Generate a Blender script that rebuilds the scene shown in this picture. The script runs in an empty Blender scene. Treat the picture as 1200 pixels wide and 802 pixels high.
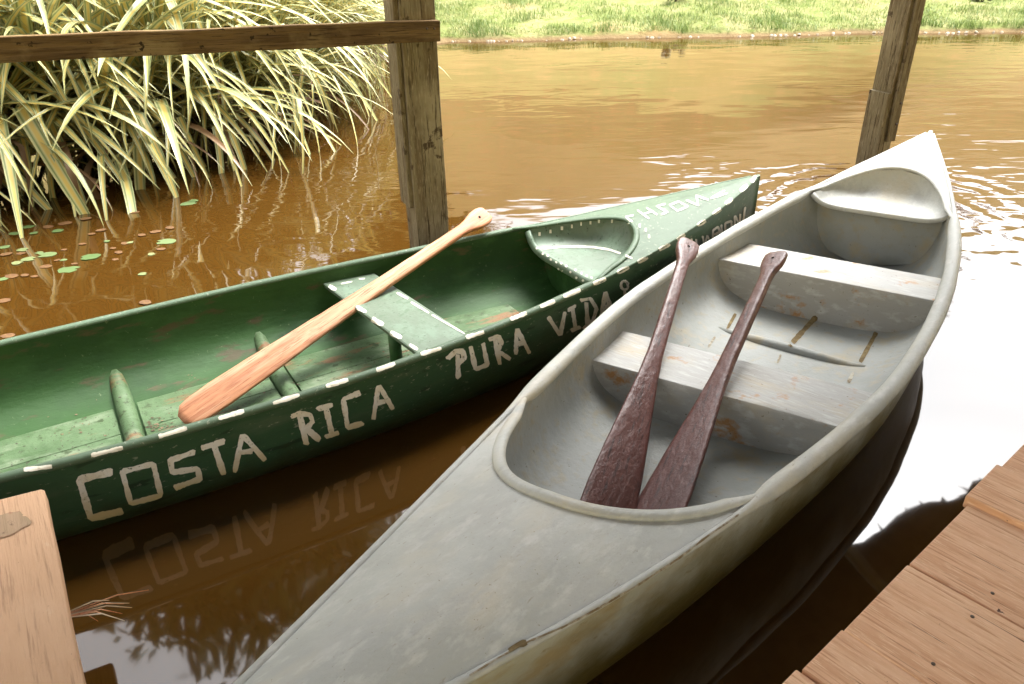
import bpy, math, random
import numpy as np
from mathutils import Vector, Matrix, noise
from mathutils.bvhtree import BVHTree
R = math.radians
random.seed(7); rng = np.random.default_rng(7)
sc = bpy.context.scene
col = sc.collection

# ------------------------------------------------------------------ camera, sky, sun, exposure
FPX, TH, RO, HZ = 928.14, R(29.4726), R(-1.1193), 1.697      # focal length in photo pixels, pitch, roll, eye height above the water
SUN_AZ, SUN_EL = R(38), R(60)
fwd = Vector((0, math.cos(TH), -math.sin(TH))); dn0 = Vector((0, -math.sin(TH), -math.cos(TH))); rt0 = Vector((1, 0, 0))
rt = rt0*math.cos(RO) - dn0*math.sin(RO); dn = rt0*math.sin(RO) + dn0*math.cos(RO)
cd = bpy.data.cameras.new('camera'); cam = bpy.data.objects.new('camera', cd); col.objects.link(cam)
cd.sensor_width = 36; cd.lens = FPX/1200*36; cd.clip_start = .05; cd.clip_end = 1000
M = Matrix.Identity(4)
for i in range(3): M[i][0], M[i][1], M[i][2] = rt[i], -dn[i], -fwd[i]
M.translation = (0, 0, HZ); cam.matrix_world = M
sc.camera = cam
w = bpy.data.worlds.new('World'); sc.world = w; w.use_nodes = True
nt = w.node_tree; bg = nt.nodes['Background']
sky = nt.nodes.new('ShaderNodeTexSky'); sky.sky_type = 'NISHITA'; sky.sun_disc = False
sky.sun_elevation = SUN_EL; sky.sun_rotation = SUN_AZ; sky.dust_density = 6; sky.air_density = 1.0
hs = nt.nodes.new('ShaderNodeHueSaturation'); hs.inputs['Saturation'].default_value = .10
nt.links.new(sky.outputs[0], hs.inputs['Color']); nt.links.new(hs.outputs[0], bg.inputs[0]); bg.inputs[1].default_value = .15
sl = bpy.data.lights.new('sun', 'SUN'); sl.energy = 1.5; sl.angle = R(34); sl.color = (1, .97, .92)
so = bpy.data.objects.new('sun', sl); col.objects.link(so)
sd = Vector((math.sin(SUN_AZ)*math.cos(SUN_EL), math.cos(SUN_AZ)*math.cos(SUN_EL), math.sin(SUN_EL)))
so.rotation_euler = sd.to_track_quat('Z', 'Y').to_euler(); so.location = sd*30
sc.view_settings.view_transform = 'Standard'; sc.view_settings.look = 'None'; sc.view_settings.gamma = 1
sc.view_settings.exposure = 2.47
sc.cycles.use_denoising = True
sc.cycles.max_bounces = 8; sc.cycles.diffuse_bounces = 4; sc.cycles.glossy_bounces = 4

def ray(u, v):
    du, dv = u-600., v-401.
    return (rt*(du/FPX) + dn*(dv/FPX) + fwd)
def U(u, v, z):                                    # photo pixel -> point at height z
    d = ray(u, v); k = (z-HZ)/d.z
    return Vector((d.x*k, d.y*k, z))
def PX(P):
    d = Vector(P)-Vector((0, 0, HZ)); k = d.dot(fwd)
    return 600+FPX*d.dot(rt)/k, 401+FPX*d.dot(dn)/k
def zat(v, u, P):                                  # height at which the upright through P crosses pixel row v
    d = ray(u, v); k = (P[0]*fwd.x+P[1]*fwd.y)/(d.y) if True else 0
    return HZ + d.z*(P[1]/d.y)

# ------------------------------------------------------------------ materials
def mat(name, base, rough=.6, spec=.5, layers=(), bump=None, metallic=0, coords='Object', ior=None, wave=None):
    """layers: (scale, stretch xyz, lo, hi, colour, detail) blended over base by thresholded noise."""
    m = bpy.data.materials.new(name); m.use_nodes = True
    n = m.node_tree.nodes; l = m.node_tree.links; b = n['Principled BSDF']
    b.inputs['Roughness'].default_value = rough; b.inputs['Specular IOR Level'].default_value = spec
    if ior: b.inputs['IOR'].default_value = ior
    tc = n.new('ShaderNodeTexCoord')
    cur = None
    def nz(scale, st, detail=5, rgh=.6):
        mp = n.new('ShaderNodeMapping'); mp.inputs['Scale'].default_value = st
        l.new(tc.outputs[coords], mp.inputs['Vector'])
        t = n.new('ShaderNodeTexNoise'); t.inputs['Scale'].default_value = scale
        t.inputs['Detail'].default_value = detail; t.inputs['Roughness'].default_value = rgh
        l.new(mp.outputs[0], t.inputs['Vector']); return t.outputs['Fac']
    rgb = n.new('ShaderNodeRGB'); rgb.outputs[0].default_value = (*base, 1); cur = rgb.outputs[0]
    for L in layers:
        scale, st, lo, hi, c = L[:5]
        mr = n.new('ShaderNodeMapRange'); mr.inputs[1].default_value = lo; mr.inputs[2].default_value = hi
        l.new(nz(scale, st, L[5] if len(L) > 5 else 5), mr.inputs[0])
        mx = n.new('ShaderNodeMix'); mx.data_type = 'RGBA'
        l.new(mr.outputs[0], mx.inputs[0]); l.new(cur, mx.inputs[6]); mx.inputs[7].default_value = (*c, 1)
        cur = mx.outputs[2]
    l.new(cur, b.inputs['Base Color'])
    if bump:
        scale, st, strength, dist = bump
        bp = n.new('ShaderNodeBump'); bp.inputs['Strength'].default_value = strength; bp.inputs['Distance'].default_value = dist
        l.new(nz(scale, st, 6), bp.inputs['Height']); l.new(bp.outputs[0], b.inputs['Normal'])
    m['cur'] = 1
    return m
def relink(m, fn):
    """insert extra nodes between the colour chain and the shader"""
    n = m.node_tree.nodes; l = m.node_tree.links; b = n['Principled BSDF']
    src = b.inputs['Base Color'].links[0].from_socket
    l.new(fn(n, l, src), b.inputs['Base Color'])
def zband(m, z0, z1, colr, nscale=9, amp=.12):
    """waterline grime: a stain between two heights on the hull, ragged with noise"""
    def fn(n, l, src):
        tc = n.new('ShaderNodeTexCoord'); sp = n.new('ShaderNodeSeparateXYZ'); l.new(tc.outputs['Object'], sp.inputs[0])
        t = n.new('ShaderNodeTexNoise'); t.inputs['Scale'].default_value = nscale; t.inputs['Detail'].default_value = 6
        l.new(tc.outputs['Object'], t.inputs['Vector'])
        ma = n.new('ShaderNodeMath'); ma.operation = 'MULTIPLY_ADD'; ma.inputs[1].default_value = amp*2
        l.new(t.outputs['Fac'], ma.inputs[0])
        l.new(sp.outputs['Z'], ma.inputs[2])
        mr = n.new('ShaderNodeMapRange'); mr.inputs[1].default_value = z0+amp; mr.inputs[2].default_value = z1+amp
        mr.inputs[3].default_value = 1; mr.inputs[4].default_value = 0
        l.new(ma.outputs[0], mr.inputs[0])
        mx = n.new('ShaderNodeMix'); mx.data_type = 'RGBA'; l.new(mr.outputs[0], mx.inputs[0]); l.new(src, mx.inputs[6])
        mx.inputs[7].default_value = (*colr, 1); return mx.outputs[2]
    relink(m, fn)
S1 = (1, 1, 1)
MT = {}
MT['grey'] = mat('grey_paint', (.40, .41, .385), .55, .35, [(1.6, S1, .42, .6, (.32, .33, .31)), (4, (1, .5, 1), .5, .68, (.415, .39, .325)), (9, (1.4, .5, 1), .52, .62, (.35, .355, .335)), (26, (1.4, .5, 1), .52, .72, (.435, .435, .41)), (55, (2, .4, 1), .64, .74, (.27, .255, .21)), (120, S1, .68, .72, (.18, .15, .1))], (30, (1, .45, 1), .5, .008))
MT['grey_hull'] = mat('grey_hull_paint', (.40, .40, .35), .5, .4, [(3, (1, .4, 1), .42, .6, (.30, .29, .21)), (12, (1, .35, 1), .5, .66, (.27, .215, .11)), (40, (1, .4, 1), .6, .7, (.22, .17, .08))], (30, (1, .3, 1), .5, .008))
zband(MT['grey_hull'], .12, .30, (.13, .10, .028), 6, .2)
MT['grey_in_shaded'] = mat('grey_inside_shaded_paint', (.26, .27, .255), .6, .3, [(2.5, S1, .42, .62, (.21, .22, .20)), (7, S1, .54, .70, (.29, .255, .18)), (22, S1, .55, .7, (.26, .24, .19)), (60, S1, .67, .71, (.13, .11, .08))], (22, S1, .5, .008))  # same grey paint, darkened for dirt and for the shade inside the canoe
MT['grey_seat_shaded'] = mat('grey_seat_shaded_paint', (.325, .325, .31), .55, .35, [(4, (.5, 2.2, 1), .42, .6, (.30, .295, .27)), (5, (.8, 1.5, 1), .52, .68, (.365, .325, .25)), (9, S1, .60, .68, (.33, .18, .075)), (30, (.4, 2.5, 1), .52, .7, (.41, .41, .39)), (85, S1, .67, .71, (.12, .08, .05))], (26, (.4, 1.6, 1), .5, .008))  # grey base lowered to carry shade on the seats; stains and rust are real
MT['grime'] = mat('brown_grime', (.11, .075, .03), .8, .2, [(25, S1, .45, .65, (.2, .15, .07))])
MT['seam'] = mat('cracked_seam', (.16, .12, .07), .8, .2, [(30, S1, .45, .65, (.36, .34, .28))])
MT['green'] = mat('green_hull_paint', (.026, .068, .030), .42, .45, [(3, (1, .4, 1), .45, .62, (.034, .078, .036)), (9, (1, .2, 1), .56, .66, (.05, .085, .045)), (26, (1, .25, 1), .58, .66, (.015, .035, .016)), (80, (1, .4, 1), .63, .67, (.17, .19, .13))], (30, (1, .3, 1), .4, .006))
zband(MT['green'], .0, .13, (.03, .035, .012))
MT['green_deck'] = mat('green_deck_paint', (.062, .100, .058), .6, .35, [(4, S1, .45, .62, (.075, .118, .07)), (18, (1, .4, 1), .55, .66, (.05, .08, .045)), (70, S1, .62, .67, (.2, .22, .16))], (30, S1, .3, .005))
MT['green_in'] = mat('green_inside_paint', (.020, .064, .011), .6, .3, [(2.2, S1, .42, .62, (.012, .042, .008)), (7, (1, .4, 1), .52, .64, (.03, .082, .02)), (16, (1, .3, 1), .58, .66, (.06, .05, .02)), (55, S1, .66, .71, (.08, .12, .05))], (18, (1, .4, 1), .5, .009))
MT['green_floor'] = mat('green_floor_paint', (.075, .125, .055), .6, .35, [(4, S1, .43, .6, (.04, .08, .026)), (12, (1, .4, 1), .52, .66, (.13, .17, .10)), (6, (2, .4, 1), .57, .64, (.15, .075, .03)), (20, S1, .58, .66, (.03, .05, .015)), (70, S1, .62, .66, (.03, .025, .012))], (25, S1, .6, .009))
MT['green_seat'] = mat('green_seat_paint', (.095, .13, .088), .5, .4, [(6, (1, 2, 1), .45, .62, (.12, .175, .12)), (25, (1.5, 1, 1), .56, .66, (.07, .11, .065)), (60, S1, .63, .67, (.04, .06, .035))], (30, S1, .3, .005))
MT['white'] = mat('white_brush_paint', (.66, .63, .53), .55, .35, [(22, S1, .45, .7, (.5, .46, .36)), (60, S1, .6, .7, (.3, .29, .2))], (60, S1, .3, .003))
MT['letter'] = mat('white_letter_paint', (.72, .69, .61), .6, .3, [(14, S1, .45, .62, (.66, .60, .47)), (45, S1, .58, .68, (.52, .47, .34)), (90, S1, .645, .68, (.16, .19, .12))], (60, S1, .5, .004))
zband(MT['letter'], .08, .18, (.58, .46, .24), 9, .06)
MT['redpaddle'] = mat('dark_red_paddle_wood', (.07, .019, .012), .4, .5, [(5, (4, .4, 1), .42, .6, (.085, .026, .019)), (12, (1.5, 2.5, 1), .55, .64, (.12, .05, .04)), (30, (3, .4, 1), .55, .65, (.03, .009, .007)), (70, S1, .68, .72, (.16, .10, .085))], (24, (1.8, .9, 1), .55, .009))
MT['paddlewood'] = mat('pale_paddle_wood', (.43, .19, .09), .55, .35, [(8, (12, .7, 12), .42, .58, (.33, .13, .06)), (3, (8, .4, 8), .48, .62, (.52, .29, .17)), (20, (14, .5, 14), .55, .64, (.24, .09, .04)), (2.5, (2, 1, 2), .58, .66, (.28, .11, .055))], (12, (10, .6, 10), .4, .005))
MT['hole'] = mat('drilled_hole', (.01, .008, .006), .9, .1)
MT['post'] = mat('weathered_post_wood', (.205, .172, .105), .85, .15, [(5, (7, .45, 7), .43, .58, (.15, .115, .065)), (2.2, S1, .5, .64, (.30, .255, .165)), (14, (7, .35, 7), .55, .63, (.075, .055, .03)), (9, S1, .62, .66, (.07, .05, .028)), (60, (6, .3, 6), .56, .64, (.33, .28, .19))], (9, (9, .4, 9), .9, .014))
MT['rail'] = mat('brown_rail_wood', (.145, .092, .038), .85, .15, [(5, (7, .5, 7), .43, .6, (.085, .052, .022)), (3, S1, .52, .64, (.20, .145, .07)), (16, (8, .4, 8), .56, .64, (.05, .03, .014)), (20, S1, .64, .67, (.03, .02, .01))], (10, (8, .5, 8), .7, .01))
MT['dock'] = mat('sawn_dock_board', (.66, .40, .255), .75, .25, [(4, (9, .6, 5), .44, .60, (.57, .325, .195)), (1.6, (2, .6, 1), .48, .62, (.70, .46, .31)), (12, (10, .5, 3), .55, .65, (.47, .25, .14)), (2.6, (3, 1.2, 1), .60, .68, (.42, .19, .11)), (4, (30, .45, 1), .665, .69, (.13, .06, .03)), (45, (9, .5, 3), .56, .64, (.74, .50, .34)), (26, S1, .68, .70, (.07, .03, .02))], (8, (12, .6, 4), .8, .010))
MT['oldboard'] = mat('worn_dock_board', (.43, .27, .165), .8, .2, [(3, (6, .5, 3), .43, .6, (.41, .255, .155)), (1.6, S1, .48, .64, (.47, .31, .20)), (11, (8, .4, 3), .55, .66, (.30, .185, .115)), (6, (1.5, 1, 1), .61, .70, (.52, .42, .31)), (4, (26, .4, 1), .66, .69, (.16, .10, .06)), (70, S1, .67, .71, (.24, .16, .1))], (9, (10, .6, 4), .8, .009))
MT['stain'] = mat('dark_wood_stain', (.24, .165, .10), .75, .25, [(5, (4, .6, 2), .45, .62, (.30, .20, .125)), (14, S1, .52, .62, (.24, .09, .05)), (40, S1, .6, .68, (.13, .08, .05))], (9, (10, .6, 4), .6, .006))
MT['nail'] = mat('rusty_nail', (.06, .04, .03), .6, .4)
MT['stem'] = mat('pandanus_stem_bark', (.07, .05, .03), .85, .2, [(20, (1, 1, 4), .45, .6, (.13, .10, .06))], (25, (1, 1, 5), .6, .01))
MT['thatch'] = mat('dry_thatch', (.10, .075, .045), .95, .1, [(12, S1, .45, .6, (.05, .035, .02))])
MT['bark'] = mat('tree_bark', (.09, .07, .05), .9, .2, [(8, (1, 1, .3), .45, .65, (.05, .04, .03))])
MT['pebble'] = mat('pale_shore_stone', (.45, .38, .28), .8, .3, [(3, S1, .45, .65, (.6, .55, .46))])
MT['deadleaf'] = mat('dead_floating_leaf', (.085, .04, .016), .5, .4, [(2, S1, .45, .65, (.14, .075, .025))])
MT['debris'] = mat('leaf_litter', (.075, .05, .03), .8, .3, [(20, S1, .45, .6, (.17, .12, .07))])

def leafmat(name, stops, rough=.45, trans=.15, hv=.12):
    """strap leaf striped across its width (UV.x), slightly varied leaf by leaf"""
    m = bpy.data.materials.new(name); m.use_nodes = True
    n = m.node_tree.nodes; l = m.node_tree.links; b = n['Principled BSDF']
    uv = n.new('ShaderNodeUVMap'); sp = n.new('ShaderNodeSeparateXYZ'); l.new(uv.outputs[0], sp.inputs[0])
    cr = n.new('ShaderNodeValToRGB'); cr.color_ramp.interpolation = 'LINEAR'
    e = cr.color_ramp.elements
    while len(e) < len(stops): e.new(.5)
    for i, (p, c) in enumerate(stops): e[i].position = p; e[i].color = (*c, 1)
    l.new(sp.outputs['X'], cr.inputs[0])
    oi = n.new('ShaderNodeObjectInfo'); hv_ = n.new('ShaderNodeHueSaturation')
    mr = n.new('ShaderNodeMapRange'); mr.inputs[3].default_value = 1-hv*2.2; mr.inputs[4].default_value = 1+hv
    l.new(oi.outputs['Random'], mr.inputs[0]); l.new(mr.outputs[0], hv_.inputs['Value']); l.new(cr.outputs[0], hv_.inputs['Color'])
    tip = n.new('ShaderNodeMapRange'); tip.inputs[1].default_value = .86; tip.inputs[2].default_value = 1.0
    l.new(sp.outputs['Y'], tip.inputs[0])
    mx = n.new('ShaderNodeMix'); mx.data_type = 'RGBA'; l.new(tip.outputs[0], mx.inputs[0]); l.new(hv_.outputs[0], mx.inputs[6]); mx.inputs[7].default_value = (.22, .23, .08, 1)
    l.new(mx.outputs[2], b.inputs['Base Color']); b.inputs['Roughness'].default_value = rough
    tr = n.new('ShaderNodeBsdfTranslucent'); l.new(mx.outputs[2], tr.inputs[0])
    ms = n.new('ShaderNodeMixShader'); ms.inputs[0].default_value = trans
    l.new(b.outputs[0], ms.inputs[1]); l.new(tr.outputs[0], ms.inputs[2]); l.new(ms.outputs[0], n['Material Output'].inputs[0])
    return m
YEL, CRM, GRN, PAL = (.56, .43, .11), (.50, .48, .22), (.10, .16, .045), (.44, .45, .22)
MT['pandanus'] = leafmat('variegated_strap_leaf', [(0, PAL), (.13, GRN), (.24, PAL), (.33, YEL), (.56, YEL), (.66, CRM), (.80, GRN), (.90, PAL), (1, CRM)])
MT['deadstrap'] = leafmat('dry_strap_leaf', [(0, (.20, .11, .05)), (1, (.26, .17, .09))])
def bladecol(name, c0, c1, c2):
    m = bpy.data.materials.new(name); m.use_nodes = True
    n = m.node_tree.nodes; l = m.node_tree.links; b = n['Principled BSDF']
    uv = n.new('ShaderNodeUVMap'); sp = n.new('ShaderNodeSeparateXYZ'); l.new(uv.outputs[0], sp.inputs[0])
    cr = n.new('ShaderNodeValToRGB'); e = cr.color_ramp.elements; e.new(.5)
    for i, c in enumerate((c0, c1, c2)): e[i].position = i*.5; e[i].color = (*c, 1)
    l.new(sp.outputs['X'], cr.inputs[0]); l.new(cr.outputs[0], b.inputs['Base Color']); b.inputs['Roughness'].default_value = .6
    tr = n.new('ShaderNodeBsdfTranslucent'); l.new(cr.outputs[0], tr.inputs[0])
    ms = n.new('ShaderNodeMixShader'); ms.inputs[0].default_value = .25
    l.new(b.outputs[0], ms.inputs[1]); l.new(tr.outputs[0], ms.inputs[2]); l.new(ms.outputs[0], n['Material Output'].inputs[0])
    return m
MT['grass'] = bladecol('bank_grass', (.10, .17, .035), (.20, .25, .075), (.36, .32, .15))
MT['foliage'] = bladecol('tree_foliage', (.04, .07, .015), (.075, .10, .025), (.12, .13, .04))
MT['lily'] = bladecol('floating_green_leaf', (.07, .12, .03), (.11, .16, .055), (.19, .20, .08))
MT['straw'] = bladecol('straw', (.25, .19, .08), (.35, .28, .13), (.18, .12, .05))

# water: opaque, muddy, mirror-like; calm under the shelter, rippled further out
m = bpy.data.materials.new('muddy_water'); m.use_nodes = True; MT['water'] = m
n = m.node_tree.nodes; l = m.node_tree.links; b = n['Principled BSDF']
b.inputs['Roughness'].default_value = .035; b.inputs['IOR'].default_value = 1.68
tc = n.new('ShaderNodeTexCoord')
t = n.new('ShaderNodeTexNoise'); t.inputs['Scale'].default_value = .5; t.inputs['Detail'].default_value = 4; l.new(tc.outputs['Object'], t.inputs['Vector'])
mx = n.new('ShaderNodeMix'); mx.data_type = 'RGBA'; l.new(t.outputs['Fac'], mx.inputs[0])
mx.inputs[6].default_value = (.040, .0155, .0022, 1); mx.inputs[7].default_value = (.048, .0230, .0040, 1); l.new(mx.outputs[2], b.inputs['Base Color'])
def wn(scale, st, det, dist=0):
    mp = n.new('ShaderNodeMapping'); mp.inputs['Scale'].default_value = st; mp.inputs['Rotation'].default_value = (0, 0, .12)
    l.new(tc.outputs['Object'], mp.inputs['Vector'])
    q = n.new('ShaderNodeTexNoise'); q.inputs['Scale'].default_value = scale; q.inputs['Detail'].default_value = det; q.inputs['Distortion'].default_value = dist
    l.new(mp.outputs[0], q.inputs['Vector']); return q.outputs['Fac']
def mth(op, a, c):
    x = n.new('ShaderNodeMath'); x.operation = op
    for i, s in enumerate((a, c)):
        if isinstance(s, (int, float)): x.inputs[i].default_value = s
        else: l.new(s, x.inputs[i])
    return x.outputs[0]
def mrange(a, i0, i1, o0, o1):
    x = n.new('ShaderNodeMapRange'); x.interpolation_type = 'SMOOTHSTEP'
    for i, s in enumerate((i0, i1, o0, o1)): x.inputs[i+1].default_value = s
    l.new(a, x.inputs[0]); return x.outputs[0]
sx = n.new('ShaderNodeSeparateXYZ'); l.new(tc.outputs['Object'], sx.inputs[0])
ypos = sx.outputs['Y']
# broad slow swell everywhere, short ripples only beyond the posts, ring waves round the canoe tip
calm = mrange(mth('ADD', ypos, mth('MULTIPLY', sx.outputs['X'], -.25)), 2.6, 4.2, .03, 1.0)
patch = mrange(wn(.5, S1, 2), .45, .64, .16, 1.0)
rip = mth('MULTIPLY', mth('MULTIPLY', wn(4.5, (.5, 1.5, 1), 2, .5), .007), mth('MULTIPLY', calm, patch))
swell = mth('MULTIPLY', wn(2.2, (.8, 1.0, 1), 1), .006)
h = mth('ADD', rip, swell)
for cx, cy, amp, lam, rad in ((2.25, 4.5, .0024, .19, 1.5), (3.2, 3.75, .0016, .15, .9)):
    dx = mth('ADD', sx.outputs['X'], -cx); dy = mth('ADD', ypos, -cy)
    d = mth('SQRT', mth('ADD', mth('MULTIPLY', dx, dx), mth('MULTIPLY', dy, dy)), 0)
    d2 = mth('ADD', d, mth('MULTIPLY', wn(2.2, S1, 3), .55))
    wv = mth('MULTIPLY', mth('SINE', mth('MULTIPLY', d2, 6.283/lam), 0), mrange(d, .2, rad, amp, 0.0))
    h = mth('ADD', h, wv)
bp = n.new('ShaderNodeBump'); bp.inputs['Strength'].default_value = 1; bp.inputs['Distance'].default_value = 1
l.new(h, bp.inputs['Height']); l.new(bp.outputs[0], b.inputs['Normal'])

# ------------------------------------------------------------------ mesh helpers
def mk(name, vs, fs, m, parent=None, smooth=True, uvs=None, inv=None):
    me = bpy.data.meshes.new(name)
    if inv is not None: vs = [inv @ Vector(v) for v in vs]
    me.from_pydata([tuple(v) for v in vs], [], fs); me.validate(); me.update()
    if smooth:
        for p in me.polygons: p.use_smooth = True
    if uvs is not None:
        ul = me.uv_layers.new(name='UVMap')
        for lp in me.loops: ul.data[lp.index].uv = uvs[lp.vertex_index]
    me.materials.append(MT[m] if isinstance(m, str) else m)
    o = bpy.data.objects.new(name, me); col.objects.link(o)
    if parent: o.parent = parent
    return o
def tag(o, label=None, cat=None, group=None, kind=None):
    if label: o['label'] = label
    if cat: o['category'] = cat
    if group: o['group'] = group
    if kind: o['kind'] = kind
    return o
def empty(name, loc=(0, 0, 0), rz=0):
    o = bpy.data.objects.new(name, None); col.objects.link(o); o.location = loc; o.rotation_euler = (0, 0, rz)
    o.empty_display_size = .1; return o
def fixn(o):
    import bmesh
    bm = bmesh.new(); bm.from_mesh(o.data); bmesh.ops.recalc_face_normals(bm, faces=bm.faces); bm.to_mesh(o.data); bm.free()
def bevel(o, w=.005, seg=2, ang=40):
    md = o.modifiers.new('bevel', 'BEVEL'); md.width = w; md.segments = seg; md.limit_method = 'ANGLE'; md.angle_limit = R(ang)
def grid(rows):
    """rows: list of equal-length lists of points"""
    vs = [p for r in rows for p in r]; k = len(rows[0]); fs = []
    for i in range(len(rows)-1):
        for j in range(k-1):
            a = i*k+j; fs.append((a, a+1, a+k+1, a+k))
    return vs, fs
def boxv(x0, x1, y0, y1, z0, z1):
    v = [(x, y, z) for z in (z0, z1) for y in (y0, y1) for x in (x0, x1)]
    return v, [(0, 2, 3, 1), (4, 5, 7, 6), (0, 1, 5, 4), (2, 6, 7, 3), (0, 4, 6, 2), (1, 3, 7, 5)]
def tube(path, rad, seg=10, cap=True, sq=(1, 1)):
    """sweep along a list of points; rad a number or list; sq squashes (side, up)"""
    P = [Vector(p) for p in path]; vs, fs = [], []
    for i, p in enumerate(P):
        d = (P[min(i+1, len(P)-1)]-P[max(i-1, 0)]).normalized()
        up = Vector((0, 0, 1)) if abs(d.z) < .95 else Vector((0, 1, 0))
        s = d.cross(up).normalized(); u = s.cross(d)
        r = rad[i] if hasattr(rad, '__len__') else rad
        for k in range(seg):
            a = 2*math.pi*k/seg
            vs.append(p + s*(math.cos(a)*r*sq[0]) + u*(math.sin(a)*r*sq[1]))
    for i in range(len(P)-1):
        for k in range(seg):
            a = i*seg+k; c = i*seg+(k+1) % seg
            fs.append((a, c, c+seg, a+seg))
    if cap:
        fs.append(tuple(range(seg-1, -1, -1))); fs.append(tuple(len(vs)-seg+k for k in range(seg)))
    return vs, fs
def board(name, size, m, parent, seed, loc=(0, 0, 0), rot=(0, 0, 0), seg=6, rough=.003):
    """a sawn board: long axis y, uneven edges"""
    rd = random.Random(seed); sx_, sy_, sz_ = size; rows = []
    for i in range(seg+1):
        y = -sy_/2+sy_*i/seg; e = [rd.uniform(-rough, rough) for _ in range(4)]
        rows.append([(-sx_/2+e[0], y, -sz_/2), (sx_/2+e[1], y, -sz_/2), (sx_/2+e[1], y, sz_/2+e[2]*.4), (-sx_/2+e[0], y, sz_/2+e[3]*.4)])
    vs = [p for r in rows for p in r]; fs = []
    for i in range(seg):
        for k in range(4):
            a = i*4+k; c = i*4+(k+1) % 4; fs.append((a, c, c+4, a+4))
    fs += [(3, 2, 1, 0), tuple(len(vs)-4+k for k in range(4))]
    o = mk(name, vs, fs, m, parent, False); fixn(o); bevel(o, .004, 2); o.location = loc; o.rotation_euler = rot
    return o

# ------------------------------------------------------------------ terrain, water, far bank
def land(x, y):
    """metres inland of the pond edge (negative on the water)"""
    nzv = noise.noise(Vector((x*.35, y*.35, 3.1)))*.35 + noise.noise(Vector((x*1.3, y*1.3, 1.7)))*.10
    far = y-11.05+.05*x*(x < 0)+.012*max(x, 0)**1.2*0+nzv
    # the planted shore: from (-1.6, 10) down to (-3.9, 5.6) and on past the frame
    ax, ay, bx, by = -1.2, 10.5, -4.0, 5.8
    L = math.hypot(bx-ax, by-ay); left = ((x-ax)*(by-ay)-(y-ay)*(bx-ax))/L
    left = left if True else 0
    return max(far, left+nzv*.5, -(y+1.2), x-17)
def hgt(x, y):
    d = land(x, y)
    if d < 0: return max(-.6, d*.8)
    h = .06*min(d/.12, 1) + .13*min(d, 3.5)
    if d > 3.5: h += (d-3.5)*.455
    if d > 40: h -= (d-40)*.455
    return h + noise.noise(Vector((x*.8, y*.8, 0)))*.05*min(d, 2) + noise.noise(Vector((x*.12, y*.12, 5)))*1.2*min(max(d-3, 0)/8, 1)
xs = sorted(set([round(v, 3) for v in np.concatenate([np.arange(-90, -8, 4), np.arange(-8, 16, .22), np.arange(16, 100, 4)])]))
ys = sorted(set([round(v, 3) for v in np.concatenate([np.arange(-60, -3, 4), np.arange(-3, 4, .6), np.arange(4, 14.5, .2), np.arange(14.5, 24, .7), np.arange(24, 110, 4)])]))
vs, fs = grid([[(x, y, hgt(x, y)) for x in xs] for y in ys])
MT['soil'] = mat('grassy_soil', (.13, .15, .045), .95, .1, [(1.4, S1, .42, .6, (.20, .19, .08)), (6, S1, .5, .66, (.10, .13, .03)), (.5, S1, .6, .7, (.30, .17, .09))], (20, S1, .6, .03))
zband(MT['soil'], .02, .055, (.17, .12, .06), 4, .02)
MT['mud'] = mat('dark_shore_mud', (.05, .032, .018), .9, .2, [(5, S1, .45, .65, (.08, .05, .025))], (20, S1, .6, .03))
ter = mk('terrain', vs, fs, 'soil'); ter.data.materials.append(MT['mud'])
for p in ter.data.polygons:
    c = p.center
    if c.x < -.9+.1*noise.noise(c) and c.y < 10.9 and land(c.x, c.y) < 3.2: p.material_index = 1
MT['hill_low_tint'] = mat('low_hill_reflection_tint', (.27, .215, .075), .95, .1, [(.5, S1, .42, .6, (.22, .215, .07)), (2, S1, .5, .62, (.32, .23, .09))], (4, S1, .6, .05))  # unseen lower slope, coloured for the golden tint it mirrors in the water
ter.data.materials.append(MT['hill_low_tint'])
for p in ter.data.polygons:
    if p.material_index == 0 and land(p.center.x, p.center.y) > 2.6: p.material_index = 2 if land(p.center.x, p.center.y) < 7.5+1.5*noise.noise(p.center*.3) else 3
MT['hill_high_tint'] = mat('high_hill_reflection_tint', (.185, .145, .045), .95, .1, [(.6, S1, .42, .6, (.16, .125, .04)), (3, S1, .5, .62, (.24, .135, .05))], (4, S1, .6, .05))  # unseen upper slope, coloured for the brown it reflects into the mid-water
ter.data.materials.append(MT['hill_high_tint'])
tag(ter, 'grassy far bank rising from the pond', kind='structure')
vs, fs = grid([[(x, y, 0) for x in np.linspace(-60, 60, 13)] for y in np.linspace(-40, 60, 11)])
tag(mk('water', vs, fs, 'water'), 'brown muddy pond water with reflections', kind='structure')

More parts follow.
